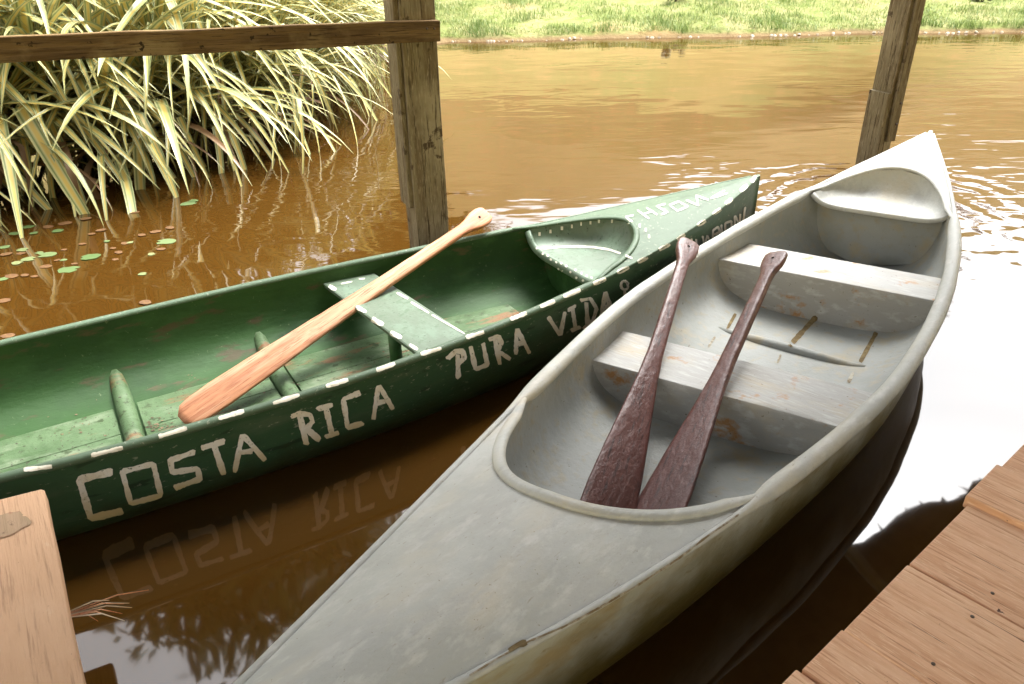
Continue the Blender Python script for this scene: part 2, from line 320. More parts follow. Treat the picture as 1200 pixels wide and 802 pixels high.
# grass on the far bank (nobody could count it)
vs, fs, uv = [], [], []
def blade(p, h_, wd, lean, az, tone):
    a = len(vs); s = Vector((math.cos(az+1.57), math.sin(az+1.57), 0))*wd; d = Vector((math.cos(az), math.sin(az), 0))
    m1 = p+Vector((0, 0, h_*.6))+d*lean*.35; tp = p+Vector((0, 0, h_))+d*lean
    vs.extend([p-s, p+s, m1+s*.7, m1-s*.7, tp]); fs.extend([(a, a+1, a+2, a+3), (a+3, a+2, a+4)])
    uv.extend([(tone, 0)]*5)
cnt = 0
while cnt < 40000:
    x = random.uniform(-2.2, 9.5); y = random.uniform(10.6, 14.2) if random.random() < .72 else random.uniform(10.6, 11.9)
    d = land(x, y)
    if d < .07 + .12*max(0, noise.noise(Vector((x*2, y*2, 8)))): continue
    c = noise.noise(Vector((x*1.5, y*1.5, 2)))*.5+noise.noise(Vector((x*4, y*4, 9)))*.5
    if random.random() > .62+c*.9 or noise.noise(Vector((x*.7, y*1.6, 4))) < -.22-.2*random.random(): continue
    tone = min(1, max(0, .42-c*.55+random.gauss(0, .2)))
    blade(Vector((x, y, hgt(x, y)-.01)), random.uniform(.025, .075)*(1+c*1.3), random.uniform(.002, .005), random.uniform(.01, .07), random.uniform(0, 6.28), tone); cnt += 1
g = mk('grass', vs, fs, 'grass', None, True, uv); tag(g, 'bright green and straw grass covering the far bank', 'grass', kind='stuff')
# pale stones along the waterline
vs, fs = [], []
for i in range(110):
    x = random.uniform(-1.5, 9); y = 11
    for _ in range(25): y += -.5*(land(x, y)-random.uniform(-.02, .03))
    r = random.uniform(.008, .024); a = len(vs); k = 6
    z = max(hgt(x, y), 0)
    for j in range(k):
        q = 6.283*j/k; vs.append((x+math.cos(q)*r*random.uniform(.8, 1.6), y+math.sin(q)*r, z-.005))
    for j in range(k):
        q = 6.283*j/k; vs.append((x+math.cos(q)*r*.8, y+math.sin(q)*r*.5, z+r*random.uniform(.4, .8)))
    for j in range(k): fs.append((a+j, a+(j+1) % k, a+k+(j+1) % k, a+k+j))
    fs.append(tuple(a+k+j for j in range(k)))
tag(mk('pebbles', vs, fs, 'pebble', None, False), 'pale stones scattered along the far waterline', 'pebbles', kind='stuff')

def leafcloud(name, parent, centre, rad, count, size, inv, seed, m='foliage', squash=.8):
    rd = random.Random(seed); vs, fs, uv = [], [], []
    clumps = []
    for i in range(max(6, count//60)):
        v = Vector((rd.gauss(0, 1), rd.gauss(0, 1), rd.gauss(0, 1))).normalized()*rad*rd.uniform(.35, 1)
        clumps.append((Vector((v.x, v.y, v.z*squash)), rad*rd.uniform(.16, .36), rd.uniform(0, 1)))
    for i in range(count):
        c, r, tn = rd.choice(clumps)
        v = Vector((rd.gauss(0, 1), rd.gauss(0, 1), rd.gauss(0, 1))).normalized()*r*rd.uniform(.5, 1)
        p = Vector(centre)+c+v; s = size*rd.uniform(.6, 1.3)
        d = Vector((rd.gauss(0, 1), rd.gauss(0, 1), rd.gauss(-.3, .7))).normalized(); e = d.orthogonal().normalized()
        a = len(vs); vs.extend([p-d*s, p+e*s*.4, p+d*s, p-e*s*.4]); fs.append((a, a+1, a+2, a+3)); uv.extend([(min(1, max(0, tn*.7+rd.uniform(0, .3))), 0)]*4)
    return mk(name, vs, fs, m, parent, False, uv, inv)
# small dark shrubs on the bank
for (u, v, rad, lab) in ((790, 3, .20, 'small dark leafy shrub growing on the far grassy bank'), (1150, 2, .16, 'low tuft of weeds on the far bank beyond the leaning-looking post')):
    d = ray(u, v); P = None
    for k in np.arange(9, 30, .05):
        q = Vector((d.x*k, d.y*k, HZ+d.z*k))
        if q.z < hgt(q.x, q.y): P = q; break
    if P is None: P = Vector((2.2, 12.3, hgt(2.2, 12.3)))
    e = empty('bank_shrub', P); tag(e, lab, 'shrub')
    inv = Matrix.Translation(-P)
    leafcloud('crown', e, P+Vector((0, 0, rad*.5)), rad, 420, .03, inv, int(u), squash=.6)
    for k in range(3):
        vs, fs = tube([P-Vector((0, 0, .03)), P+Vector((random.uniform(-.1, .1), random.uniform(-.1, .1), rad*.6))], [.01, .004], 6); mk('stem', vs, fs, 'bark', e, inv=inv)

# trees standing behind the planted shore and behind the bank: seen as reflections and as the shade they give
def tree(P, hgt_, rad, seed, lab, lean=(0, 0), nl=4500, ls=.2):
    e = empty('broadleaf_tree', P); tag(e, lab, 'tree', 'trees round the pond'); inv = Matrix.Translation(-Vector(P)); rd = random.Random(seed)
    P = Vector(P); top = P+Vector((lean[0], lean[1], hgt_))
    tr = [P-Vector((0, 0, .3)), P.lerp(top, .3)+Vector((rd.uniform(-.15, .15), 0, 0)), P.lerp(top, .6), top-Vector((0, 0, rad*.4))]
    vs, fs = tube(tr, [.17, .13, .09, .03], 10); t_ = mk('trunk', vs, fs, 'bark', e, inv=inv)
    for k in range(6):
        a = rd.uniform(0, 6.28); q = P.lerp(top, rd.uniform(.45, .8)); vs, fs = tube([q, q+Vector((math.cos(a), math.sin(a), .6))*rad*.35, q+Vector((math.cos(a), math.sin(a), .75))*rad*.7], [.06, .04, .012], 7)
        mk('limb', vs, fs, 'bark', e, inv=inv)
    leafcloud('crown', e, top-Vector((0, 0, rad*.35)), rad, nl, ls, inv, seed)
tree((-4.3, 9.9, hgt(-4.3, 9.9)), 7.4, 2.3, 3, 'leafy tree leaning over the striped strap-leaved plants', nl=26000, ls=.14)
tree((-1.8, 13.5, hgt(-1.8, 13.5)), 4.6, 1.7, 4, 'leafy tree on the bank behind the wooden post with a rail')
tree((9.5, 20, hgt(9.5, 20)), 5.5, 2.4, 5, 'broad tree on the rise behind the far bank')

# ------------------------------------------------------------------ canoes
class Canoe:
    def __init__(s, q, label, name):
        (s.cx, s.cy, s.h, s.Ln, s.Lf, s.B, s.pn, s.pf, s.qn, s.qf, z0, s.rn, s.rf, _) = q
        s.z0 = HZ+z0
        tt = np.linspace(-1, 1, 801); a = np.abs(tt)
        bb = s.B*np.where(tt < 0, np.clip(1-a**s.pn, 0, 1)**s.qn, np.clip(1-a**s.pf, 0, 1)**s.qf)
        k = np.exp(-np.linspace(-2, 2, 81)**2); k /= k.sum()
        sm = np.convolve(np.pad(bb, 40, mode='edge'), k, 'valid'); wgt = np.clip((.8-a)/.3, 0, 1); bb = sm*wgt+bb*(1-wgt)
        s.tt, s.bb = tt, np.maximum(bb, .010)
        s.root = empty(name, (s.cx, s.cy, 0), -s.h); tag(s.root, label, 'canoe')
        s.mw = Matrix.Translation((s.cx, s.cy, 0)) @ Matrix.Rotation(-s.h, 4, 'Z'); s.inv = s.mw.inverted()
        s.zf = .032; s.um = 2.3
    def t(s, y): return y/s.Lf if y > 0 else y/s.Ln
    def b(s, y): return float(np.interp(s.t(y), s.tt, s.bb))
    def zs(s, y):
        t = abs(s.t(y)); return s.z0+(s.rf if y > 0 else s.rn)*t**2.5
    def nexp(s, y, mid, end):
        t = abs(s.t(y)); k = min(max((t-.45)/.5, 0), 1); return mid+(end-mid)*k
    def outer(s, y, K=14):
        b, zs_, n = s.b(y), s.zs(y), s.nexp(y, 3.0, 1.5); t = abs(s.t(y)); zk = -.11+.09*max(0, (t-.7)/.3)**2
        return [(b*max(math.cos(k/K*math.pi/2), 0)**(2/n), zs_+(zk-zs_)*math.sin(k/K*math.pi/2)**(2/n)) for k in range(K+1)]
    def win(s, y, z):
        b, zs_, n = s.b(y)-.022, s.zs(y), s.nexp(y, 3.4, 2.2); f_ = min(max((zs_-z)/(zs_-s.zf), 0), 1)
        return max(b, .005)*(1-f_**n)**(1/n)
    def inner(s, y, K=14):
        b, zs_, n = max(s.b(y)-.022, .004), s.zs(y), s.nexp(y, 3.4, 2.2)
        return [(b*max(math.cos(k/K*math.pi/2), 0)**(2/n), zs_+(s.zf-zs_)*math.sin(k/K*math.pi/2)**(2/n)) for k in range(K+1)]
    def part(s, name, vs, fs, m, smooth=True, parent=None):
        return mk(name, vs, fs, m, parent or s.root, smooth)
    def hull(s, m_out, m_in):
        ysv = [(-s.Ln if c < 0 else s.Lf)*abs(c) for c in np.sin(np.linspace(-math.pi/2, math.pi/2, 61))]
        rows = []
        for y in ysv:
            o = s.outer(y); rows.append([(x, y, z) for x, z in o]+[(-x, y, z) for x, z in o[-2::-1]])
        vs, fs = grid(rows); fs.append(tuple(range(len(rows[0])))); fs.append(tuple(len(vs)-1-k for k in range(len(rows[0]))))
        s.hull_o = s.part('hull', vs, fs, m_out); fixn(s.hull_o)
        rows = []
        for y in np.linspace(-s.Ln*.86, s.Lf*.9, 60):
            o = s.inner(y); rows.append([(x, y, z) for x, z in o]+[(-x, y, z) for x, z in o[-2::-1]])
        vs, fs = grid(rows); s.lin = s.part('inner_hull', vs, [f[::-1] for f in fs], m_in)
        for k in (0, 1): pass
    def wo(s, y, U_):
        """half-width of the opening at y; U_=(start, end, sign)"""
        y0, y1 = U_; k = (y-y0)/(y1-y0)
        if k <= 0: return s.b(y)-.004
        if k >= 1: return 0
        return (s.b(y)-.004-.026*min(k*4, 1))*(1-k**s.um)**(1/s.um)
    def deck(s, U_, m, crown, ridge, shear, name='deck', lip=.014, lipm=None, seamr=.007):
        y0, y1 = U_; yt = s.Lf if y1 > y0 else -s.Ln; rows_l, rows_r = [], []
        sg = 1 if y1 > y0 else -1
        def pt(y, x):
            b = s.b(y); r = min(abs(x)/max(b, 1e-4), 1); g_ = min(max((y-y0)/(y1-y0), 0), 1)
            z = s.zs(y)+.004+crown*g_*min(1, b/.2)*((1-r**2)*(1-ridge)+(1-r)*ridge)
            sh = shear*x*min(max((yt-y)/(yt-y1), 0), 1)*min(max((y-y0)/(.5*(y1-y0)), 0), 1)*(1-r**4)
            return (x, y+sh, z)
        yy = [y0+(y1-y0)*math.sin(i/18*math.pi/2) for i in range(19)]+[y1+(yt-y1)*i/22 for i in range(1, 23)]
        K = 8
        for sd_ in (1, -1):
            rows = []
            for y in yy:
                w_ = s.wo(y, U_); b = s.b(y)
                rows.append([pt(y, sd_*(w_+(b-w_)*k/K)) for k in range(K+1)])
            (rows_l if sd_ < 0 else rows_r).extend(rows)
        v1, f1 = grid(rows_r); v2, f2 = grid(rows_l)
        vs = v1+v2; fs = f1+[tuple(i+len(v1) for i in f) for f in f2]
        o = s.part(name, vs, fs, m)
        import bmesh
        bm = bmesh.new(); bm.from_mesh(o.data); bmesh.ops.remove_doubles(bm, verts=bm.verts, dist=.0004); bmesh.ops.recalc_face_normals(bm, faces=bm.faces)
        up = sum(f.normal.z*f.calc_area() for f in bm.faces)
        if up < 0: bmesh.ops.reverse_faces(bm, faces=bm.faces)
        bm.to_mesh(o.data); bm.free()
        # raised lip round the opening
        path = [pt(y, s.wo(y, U_)) for y in yy[:19]]+[pt(y, -s.wo(y, U_)) for y in yy[17::-1]]
        path = [(p[0], p[1], p[2]+lip*.35) for p in path]
        c = s.part('coaming', *tube(path, [lip*min(1, .5+.16*min(i, len(path)-1-i)) for i in range(len(path))], 10, True, (1.25, .75)), lipm or m)
        # inner skirt of the coaming
        sk = [[(p[0]*.995, p[1]-sg*.0, p[2]-d_) for p in path] for d_ in (.0, .03, .06)]
        return o, pt
    def rim(s, m, ranges, rr):
        for sd_, nm in ((1, 'gunwale'), (-1, 'gunwale')):
            path, rad = [], []
            for y in np.linspace(-s.Ln*.985, s.Lf*.985, 90):
                k = 1
                for (a, c_) in ranges:
                    lo, hi = min(a, c_), max(a, c_)
                    k = min(max((y-lo)/.15+.0, 0), 1)*min(max((hi-y)/.15, 0), 1)
                r = rr*(.38+.62*k)*(1+.10*noise.noise(Vector((y*5, sd_*3, 1))))
                path.append((sd_*(s.b(y)-.006*k+.002), y, s.zs(y)+.002)); rad.append(r)
            s.part(nm, *tube(path, rad, 10, True, (1.05, .85)), m)
    def seat_box(s, ya, yb, zt, m, shear, name):
        def W(y, z): return s.win(y, z)+.006
        levels = [zt, zt-.012]+list(np.linspace(zt-.03, s.zf-.004, 7))
        rows = []; K = 10
        def at(y, f_, z, off=0):
            w_ = W(y, max(z, s.zf)) if z > s.zf+.0005 else W(y, s.zf+.002); x = f_*w_; return (x, y+shear*x+off, z)
        fr = [[at(ya, -1+2*k/K, z, (.004 if i == 0 else 0)+.02*(zt-z)) for k in range(K+1)] for i, z in enumerate(levels)]
        bk = [[at(yb, -1+2*k/K, z, (-.004 if i == 0 else 0)) for k in range(K+1)] for i, z in enumerate(levels)]
        tp = [[at(y, -1+2*k/K, zt-.006*math.sin(math.pi*j/6)) for k in range(K+1)] for j, y in enumerate(np.linspace(ya+.006, yb-.006, 7))]
        rows = fr[::-1]+tp+bk
        vs, fs = grid(rows); o = s.part(name, vs, fs, m); fixn(o)
        md = o.modifiers.new('bevel', 'BEVEL'); md.width = .004; md.segments = 2; md.limit_method = 'ANGLE'; md.angle_limit = R(35)
        for p in o.data.polygons: p.use_smooth = True
        es = o.modifiers.new('edge', 'EDGE_SPLIT'); es.split_angle = R(40)
        return o
    def end_seat(s, U_, yf, zt, pt, m, m_face, shear, lip):
        """dished seat filling the rounded end of the opening, with a rolled front edge and a bulkhead below"""
        y0, y1 = U_; rows = []; K = 22; J = 16
        for j in range(J+1):
            k = j/J; y = yf+(y1-yf)*k; row = []
            w_ = s.wo(y, U_) if j < J else .0
            for i in range(K+1):
                f_ = -1+2*i/K; x = f_*max(w_, .0); edge = pt(y, x)
                r2 = max(abs(f_)**3.2, ((y-yf)/(y1-yf))**3.5) if w_ > 0 else 1
                r2 = 1-(1-abs(f_)**7)*(1-max(k, 0)**6)
                zb = zt+.012*k
                row.append((x*.992, edge[1] + (0 if k > .5 else shear*x*(1-2*k)*.6), zb+(edge[2]-.004-zb)*r2))
            rows.append(row)
        vs, fs = grid(rows); o = s.part('end_seat', vs, fs, m); fixn(o)
        if sum(p.normal.z for p in o.data.polygons) < 0: o.data.flip_normals()
        fe = rows[0]
        path = [(p[0], p[1]-.004, p[2]-lip*.6) for p in fe]
        s.part('seat_edge', *tube(path, lip, 10, True, (.7, 1)), m)
        br = []
        for i_, z in enumerate(np.linspace(1, 0, 9)):
            row = []
            for p in fe:
                zz = (p[2]-lip)*z+(s.zf)*(1-z); y = p[1]+.07; f_ = p[0]/max(abs(fe[0][0]), 1e-4)
                row.append((f_*(s.win(y, max(zz, s.zf+.0006))+.004), y, zz))
            br.append(row)
        vs, fs = grid(br); q = s.part('bulkhead', vs, fs, m_face); fixn(q)
        return o
    def ribs(s, y, rad, m, zmax, shear=0, name='rib'):
        path = []
        for k in range(-14, 15):
            a = abs(k)/14; n = s.nexp(y, 3.4, 2.2); ph = (1-a)*math.pi/2
            x = (s.b(y)-.022)*math.cos(ph)**(2/n); z = s.zs(y)+(s.zf-s.zs(y))*math.sin(ph)**(2/n)
            if z > zmax: continue
            x *= (1 if k > 0 else -1); path.append([x, y+shear*x, z+rad*.25])
        for i, p in enumerate(path):
            g_ = min(1, min(i, len(path)-1-i)/5); p[0] *= .985+.05*(1-g_)**1.5; p[2] -= rad*.9*(1-g_)**1.5
        rd = [rad*(.8+.2*min(1, min(i, len(path)-1-i)/5)) for i in range(len(path))]
        return s.part(name, *tube(path, rd, 10), m)
    def bvh(s):
        vs, fs = [], []
        dg = None
        for o in s.root.children:
            a = len(vs); vs += [s.mw @ v.co for v in o.data.vertices]; fs += [[a+i for i in p.vertices] for p in o.data.polygons]
        s.tree = BVHTree.FromPolygons(vs, fs)
    def paint(s, strokes, wpx, name, m, lift=.0022, closed=False, step=2.5, parent=None, jit=.8, seed=0, wob=0):
        """brush strokes traced on the photograph, laid on whatever surface of this canoe they meet"""
        rd = random.Random(seed); vs, fs = [], []
        eye = Vector((0, 0, HZ))
        for st in strokes:
            P = [Vector(p) for p in st]; pts = []
            if wob:
                for _ in range(1):
                    Q = [P[0]]
                    for a, c_ in zip(P[:-1], P[1:]): Q += [a.lerp(c_, .05), a.lerp(c_, .95)]
                    P = Q+[P[-1]]
                P = [p+Vector((rd.uniform(-wob, wob), rd.uniform(-wob, wob))) for p in P]
                wv_ = rd.uniform(.85, 1.15)
            else: wv_ = 1
            for a, c_ in zip(P[:-1], P[1:]):
                k = max(1, int((c_-a).length/step))
                pts += [a.lerp(c_, i/k) for i in range(k)]
            pts.append(P[-1]); prev = None
            # mitred corner widths
            for i, p in enumerate(pts):
                d = (pts[min(i+1, len(pts)-1)]-pts[max(i-1, 0)]).normalized(); nn = Vector((-d.y, d.x))
                end = min(i, len(pts)-1-i); w_ = wv_*wpx/2*(1 if end > 0 else .7)*(1+.10*math.sin(i*.55+seed))+rd.uniform(-jit, jit)*.5*min(1, wpx/6)
                row = []
                for f_ in (-1, -.33, .33, 1):
                    q = p+nn*w_*f_; h_ = s.tree.ray_cast(eye, ray(q.x, q.y).normalized())
                    if h_[0] is None: row = None; break
                    nr = h_[1] if h_[1].dot(ray(q.x, q.y)) < 0 else -h_[1]
                    row.append((h_[0]+nr*lift, h_[3]))
                if row and max(r_[1] for r_ in row)-min(r_[1] for r_ in row) > .08: row = None
                if row and prev and abs(row[1][1]-prev[1][1]) > .06: prev = None
                if row:
                    a = len(vs); vs += [r_[0] for r_ in row]
                    if prev: fs += [(a-4+k, a-3+k, a+1+k, a+k) for k in range(3)]
                prev = row
        if not fs: return None
        used = sorted(set(i for f in fs for i in f)); mp = {i: k for k, i in enumerate(used)}
        o = mk(name, [s.inv @ vs[i] for i in used], [tuple(mp[i] for i in f) for f in fs], m, parent or s.root, True)
        return o

qg = (0.8818, 2.5118, 0.68, 2.4617, 2.1964, 0.5094, 1.4042, 2.4753, 0.988, 1.0662, -1.4009, 0.217, 0.2595, .875)
qn = (-0.9144, 2.5456, 1.0429, 2.6192, 2.4889, 0.4699, 2.5299, 1.7548, 0.9592, 0.8972, -1.3957, 0.1483, 0.1658, .857)

# --- grey canoe
G = Canoe(qg, 'weathered grey canoe with box seats and bare plain hull', 'canoe')
G.hull('grey_hull', 'grey_in_shaded')
UN, UF = (-.86, -1.27), (1.36, 1.70)
SH = .14
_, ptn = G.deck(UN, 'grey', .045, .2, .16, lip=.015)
G.um = 3.0
_, ptf = G.deck(UF, 'grey', .04, .3, .16, lip=.012)
G.rim('grey', [(UN[0]-.1, UF[0]+.1)], .027)
G.seat_box(-.325, -.055, .205, 'grey_seat_shaded', SH, 'seat')
G.seat_box(.73, .985, .235, 'grey_seat_shaded', SH, 'seat')
G.end_seat(UF, 1.41, .335, ptf, 'grey', 'grey_in_shaded', .16, .012)
G.ribs(.42, .024, 'grey_in_shaded', .055, SH*.5)
# far bulkhead closing the near footwell under the foredeck
for yb in (-1.38,):
    rows = [[(f_*(G.win(yb, max(z, G.zf+.001))+.004), yb, z) for f_ in np.linspace(-1, 1, 9)] for z in np.linspace(G.zf-.004, G.zs(yb)-.006, 7)]
    vs, fs = grid(rows); fixn(G.part('bulkhead', vs, fs, 'grey_in_shaded'))
G.bvh()
for i, st in enumerate((((862, 368), (852, 386)), ((957, 371), (925, 406)), ((1027, 390), (1008, 425)), ((838, 395), (830, 407)), ((915, 416), (911, 426)), ((1000, 437), (994, 449)))):
    G.paint([st], (3.5, 6, 5, 3, 3, 4)[i], 'floor_gap', 'grime' if i < 3 else 'seam', .0015, seed=i)
G.paint([((550, 792), (585, 771), (620, 752), (660, 735), (703, 712), (750, 684), (796, 654), (830, 628), (866, 603))], 2.2, 'seam', 'seam', .001, seed=9)
G.paint([((596, 763), (606, 757), (617, 753))], 7, 'paint_chip', 'grime', .0016, seed=4)

# --- green canoe
N = Canoe(qn, 'green canoe lettered in white with dashed white gunwale', 'canoe')
N.hull('green', 'green_in')
VN, VF = (-.9, -1.5), (1.26, 1.67)
_, pn_ = N.deck(VN, 'green_deck', .03, .6, .05, lip=.012)
_, pf_ = N.deck(VF, 'green_deck', .035, .7, .05, lip=.011)
N.rim('green_deck', [(VN[0]-.1, VF[0]+.1)], .0165)
N.end_seat(VF, 1.335, .262, pf_, 'green_seat', 'green_in', .0, .02)
yb = -1.6
rows = [[(f_*(N.win(yb, max(z, N.zf+.001))+.004), yb, z) for f_ in np.linspace(-1, 1, 9)] for z in np.linspace(N.zf-.004, N.zs(yb)-.006, 7)]
vs, fs = grid(rows); fixn(N.part('bulkhead', vs, fs, 'green_in'))
# thwart plank with its prop
SHN = .12; zt = .25
def thw(y, f_, z): x = f_*(N.win(y, z)+.004); return (x, y+SHN*x, z)
rows = [[thw(y, -1+2*k/8, z) for k in range(9)] for y, z in ((.43, zt-.022), (.425, zt-.003), (.43, zt), (.50, zt), (.58, zt), (.645, zt), (.65, zt-.003), (.645, zt-.022), (.43, zt-.022))]
vs, fs = grid(rows); o = N.part('thwart', vs, fs, 'green_seat', False); fixn(o)
N.part('thwart_prop', *tube([(.10, .47, N.zf-.005), (.10, .47, zt-.02)], [.026, .024], 12), 'green_in')
for y in (-.5, .06): N.ribs(y, .034, 'green_floor', .13)
# flat floor boards with open joints
for k, (x0, x1) in enumerate(((-.235, -.045), (-.040, .115), (.12, .25))):
    for (ya, yb_) in ((-1.3, -.54), (-.46, .02), (.10, 1.15)):
        v, f = boxv(x0, x1, ya, yb_, N.zf-.01, N.zf+.012+.002*k); o = N.part('floor_board', v, f, 'green_floor', False); bevel(o, .003)
N.bvh()
def zz(off, scale, st): return [[(off[0]+x/scale, off[1]+y/scale) for x, y in s_] for s_ in st]
LA = ((70, 480), 4.615); LB = ((320, 410), 6.167); LC = ((500, 320), 4.615); LD = ((720, 190), 6.667); LE = ((600, 230), 6.667); LF = ((370, 300), 5.73)
circ = [(1068+20*math.cos(a), 66+24*math.sin(a)) for a in np.linspace(1.7, 1.7+6.1, 14)]
letters = [
 (LA, 7.6, [[(285, 335), (105, 378), (168, 585), (340, 545)]]),
 (LA, 7.6, [[(340, 335), (505, 292), (548, 462), (385, 508), (338, 330)]]),
 (LA, 6.8, [[(730, 230), (597, 272), (607, 340), (745, 318), (755, 375), (620, 425)]]),
 (LA, 7.0, [[(765, 207), (895, 170)], [(835, 195), (885, 350)]]),
 (LA, 6.8, [[(945, 340), (988, 135), (1110, 275)], [(975, 232), (1045, 222)]]),
 (LB, 6.4, [[(190, 470), (240, 685)], [(130, 480), (200, 458), (265, 465), (285, 510), (235, 575)], [(235, 565), (340, 650)]]),
 (LB, 6.0, [[(315, 430), (430, 395)], [(378, 412), (420, 600)], [(375, 630), (475, 595)]]),
 (LB, 6.0, [[(630, 310), (508, 355), (540, 562), (650, 525)]]),
 (LB, 6.0, [[(725, 500), (762, 258), (865, 430)], [(745, 380), (810, 370)]]),
 (LC, 5.6, [[(167, 440), (172, 570)], [(112, 465), (150, 425), (195, 423), (203, 458), (168, 492)]]),
 (LC, 5.6, [[(235, 395), (262, 522), (328, 495), (300, 378)]]),
 (LC, 5.4, [[(365, 355), (395, 495)], [(335, 362), (385, 345), (403, 380), (378, 425)], [(380, 420), (450, 465)]]),
 (LC, 5.4, [[(480, 440), (487, 298), (555, 435)], [(485, 385), (525, 375)]]),
 (LC, 5.0, [[(655, 235), (722, 338), (745, 210)]]),
 (LC, 4.6, [[(762, 200), (805, 178)], [(785, 190), (805, 300)], [(780, 312), (830, 290)]]),
 (LC, 4.6, [[(860, 160), (868, 298)], [(830, 150), (885, 138), (915, 190), (897, 258), (848, 302)]]),
 (LC, 4.6, [[(942, 245), (965, 98), (998, 200)], [(955, 190), (985, 175)]]),
 (LC, 3.0, [circ, [(1070, 90), (1072, 125)]]),
 (LD, 2.4, [[(570, 605), (600, 650), (607, 690)], [(603, 598), (600, 650)]]), (LD, 2.4, [[(635, 600), (640, 668)]]),
 (LD, 2.4, [[(685, 575), (700, 650), (722, 570), (748, 625)]]), (LD, 2.4, [[(765, 600), (770, 530), (808, 505), (822, 545), (780, 570)]]),
 (LD, 2.4, [[(835, 490), (842, 570)]]), (LD, 2.4, [[(860, 560), (862, 480), (914, 460), (916, 530)]]),
 (LD, 2.4, [[(940, 500), (940, 415), (975, 485), (980, 408)]]), (LD, 2.4, [[(1018, 350), (1000, 460)]]),
]
for i, (q, wd, st) in enumerate(letters): N.paint(zz(*q, st), wd, 'painted_letter', 'letter', seed=i, wob=.45)
for i, st in enumerate(([[(750, 288), (862, 225)], [(750, 288), (885, 245)], [(822, 246), (842, 262)]], [[(560, 300), (655, 342), (640, 265), (735, 300)]], [[(430, 340), (500, 312), (575, 350), (492, 385), (430, 340)]],
        [[(400, 330), (330, 348), (415, 395), (365, 412)]], [[(180, 380), (270, 445)], [(250, 360), (335, 415)], [(225, 412), (292, 388)]], [[(85, 432), (140, 470)], [(85, 432), (150, 420)]])):
    N.paint(zz(*LD, st), 2.2, 'painted_letter', 'white', seed=50+i)
dash = [((28, 551), (61, 547)), ((107, 534), (144, 525)), ((186, 512), (219, 502)), ((256, 491), (286, 482)), ((320, 473), (351, 463)), ((382, 452), (408, 444)), ((441, 432), (463, 424)),
 ((493, 413), (517, 406)), ((546, 393.5), (567, 387)), ((598, 373.5), (617, 366)), ((633, 360), (650, 353)), ((660, 348), (680, 340)), ((695, 333), (710, 327)), ((723, 320), (737, 313.5)),
 ((747, 307.5), (759, 302)), ((772, 293), (785, 286.5)), ((793, 281), (802.5, 275)), ((817, 264.5), (827, 259)), ((835, 251.5), (844.5, 245)), ((850, 239.5), (858, 233)), ((867, 224.5), (876, 217)), ((880, 213), (886, 205))]
def best_paint(st, wd, seed):
    cand = []
    for dy in (0, 1.2, -1.2, 2.4, 3.6, -2.4, 4.8):
        o = N.paint([[(u, v+dy) for u, v in st]], wd, 'painted_dash', 'white', .0018, seed=seed)
        if o: cand.append((len(o.data.polygons)-abs(dy)*.3, o))
    cand.sort(key=lambda c: c[0])
    for _, o in cand[:-1]: bpy.data.objects.remove(o)
    if cand: cand[-1][1].name = 'painted_dash'
for i, st in enumerate(dash): best_paint(st, 4.6 if st[0][0] < 700 else 4.2, i)
tw = [((90, 203), (138, 230)), ((270, 342), (340, 380)), ((378, 425), (455, 465)), ((502, 515), (578, 553)), ((630, 597), (685, 632)), ((440, 182), (500, 210)), ((545, 250), (620, 290)), ((640, 312), (760, 385)), ((780, 398), (1000, 525)), ((170, 190), (245, 175)), ((290, 157), (330, 155))]
for i, st in enumerate(zz(*LF, tw)): N.paint([st], (4, 4, 5.5, 5.5, 4.5, 2, 2.5, 2.5, 2, 2, 2)[i], 'painted_dash', 'white', .0018, seed=i)
for i, (x, y) in enumerate(((215, 295), (300, 275), (390, 250), (468, 235), (540, 215), (613, 205), (680, 195), (783, 193), (910, 203), (998, 232), (1045, 265), (1070, 315))):
    N.paint(zz(*LE, [[(x, y-12), (x, y+16)]]), 3.2, 'painted_dash', 'white', .002, seed=i)
for i, (x, y) in enumerate(((195, 410), (243, 452), (280, 468), (305, 497), (347, 518), (385, 527), (425, 550), (497, 580), (543, 605), (585, 627), (622, 640), (175, 447), (215, 482), (250, 505), (282, 525), (320, 543), (365, 568), (397, 587), (458, 595), (505, 638), (557, 660), (595, 675))):
    N.paint(zz(*LE, [[(x-6, y-6), (x+6, y+6)]]), 2.4, 'painted_dot', 'white', .002, step=1, seed=i)
N.paint(zz(*LE, [[(245, 412), (380, 400), (520, 395), (640, 402), (760, 420), (850, 450), (940, 490)]]), 2.4, 'painted_line', 'white', .002)

# bits of leaf litter on the floor of the green canoe
vs, fs = [], []
def flake(P, r):
    a = len(vs); k = random.randint(4, 6); ph = random.uniform(0, 6)
    for j in range(k):
        q = ph+6.283*j/k; vs.append(P+Vector((math.cos(q)*r*random.uniform(.4, 1.3), math.sin(q)*r*random.uniform(.4, 1), random.uniform(0, .0012))))
    fs.append(tuple(range(a, a+k)))
for (u, v, n_, sp) in ((183, 503, 60, 14), (112, 442, 6, 8), (75, 490, 14, 26), (225, 442, 8, 8), (345, 440, 10, 14), (470, 418, 22, 9), (300, 455, 10, 20), (95, 505, 14, 22)):
    for _ in range(n_):
        d = ray(u+random.gauss(0, sp), v+random.gauss(0, sp*.45)).normalized(); h_ = N.tree.ray_cast(Vector((0, 0, HZ)), d)
        if h_[0] is not None and h_[0].z < .062: flake(h_[0]+Vector((0, 0, .002)), random.uniform(.002, .007))
tag(mk('leaf_litter', vs, fs, 'debris', None, False), 'dead leaf crumbs lying on the green canoe floor', 'leaf litter', kind='stuff')

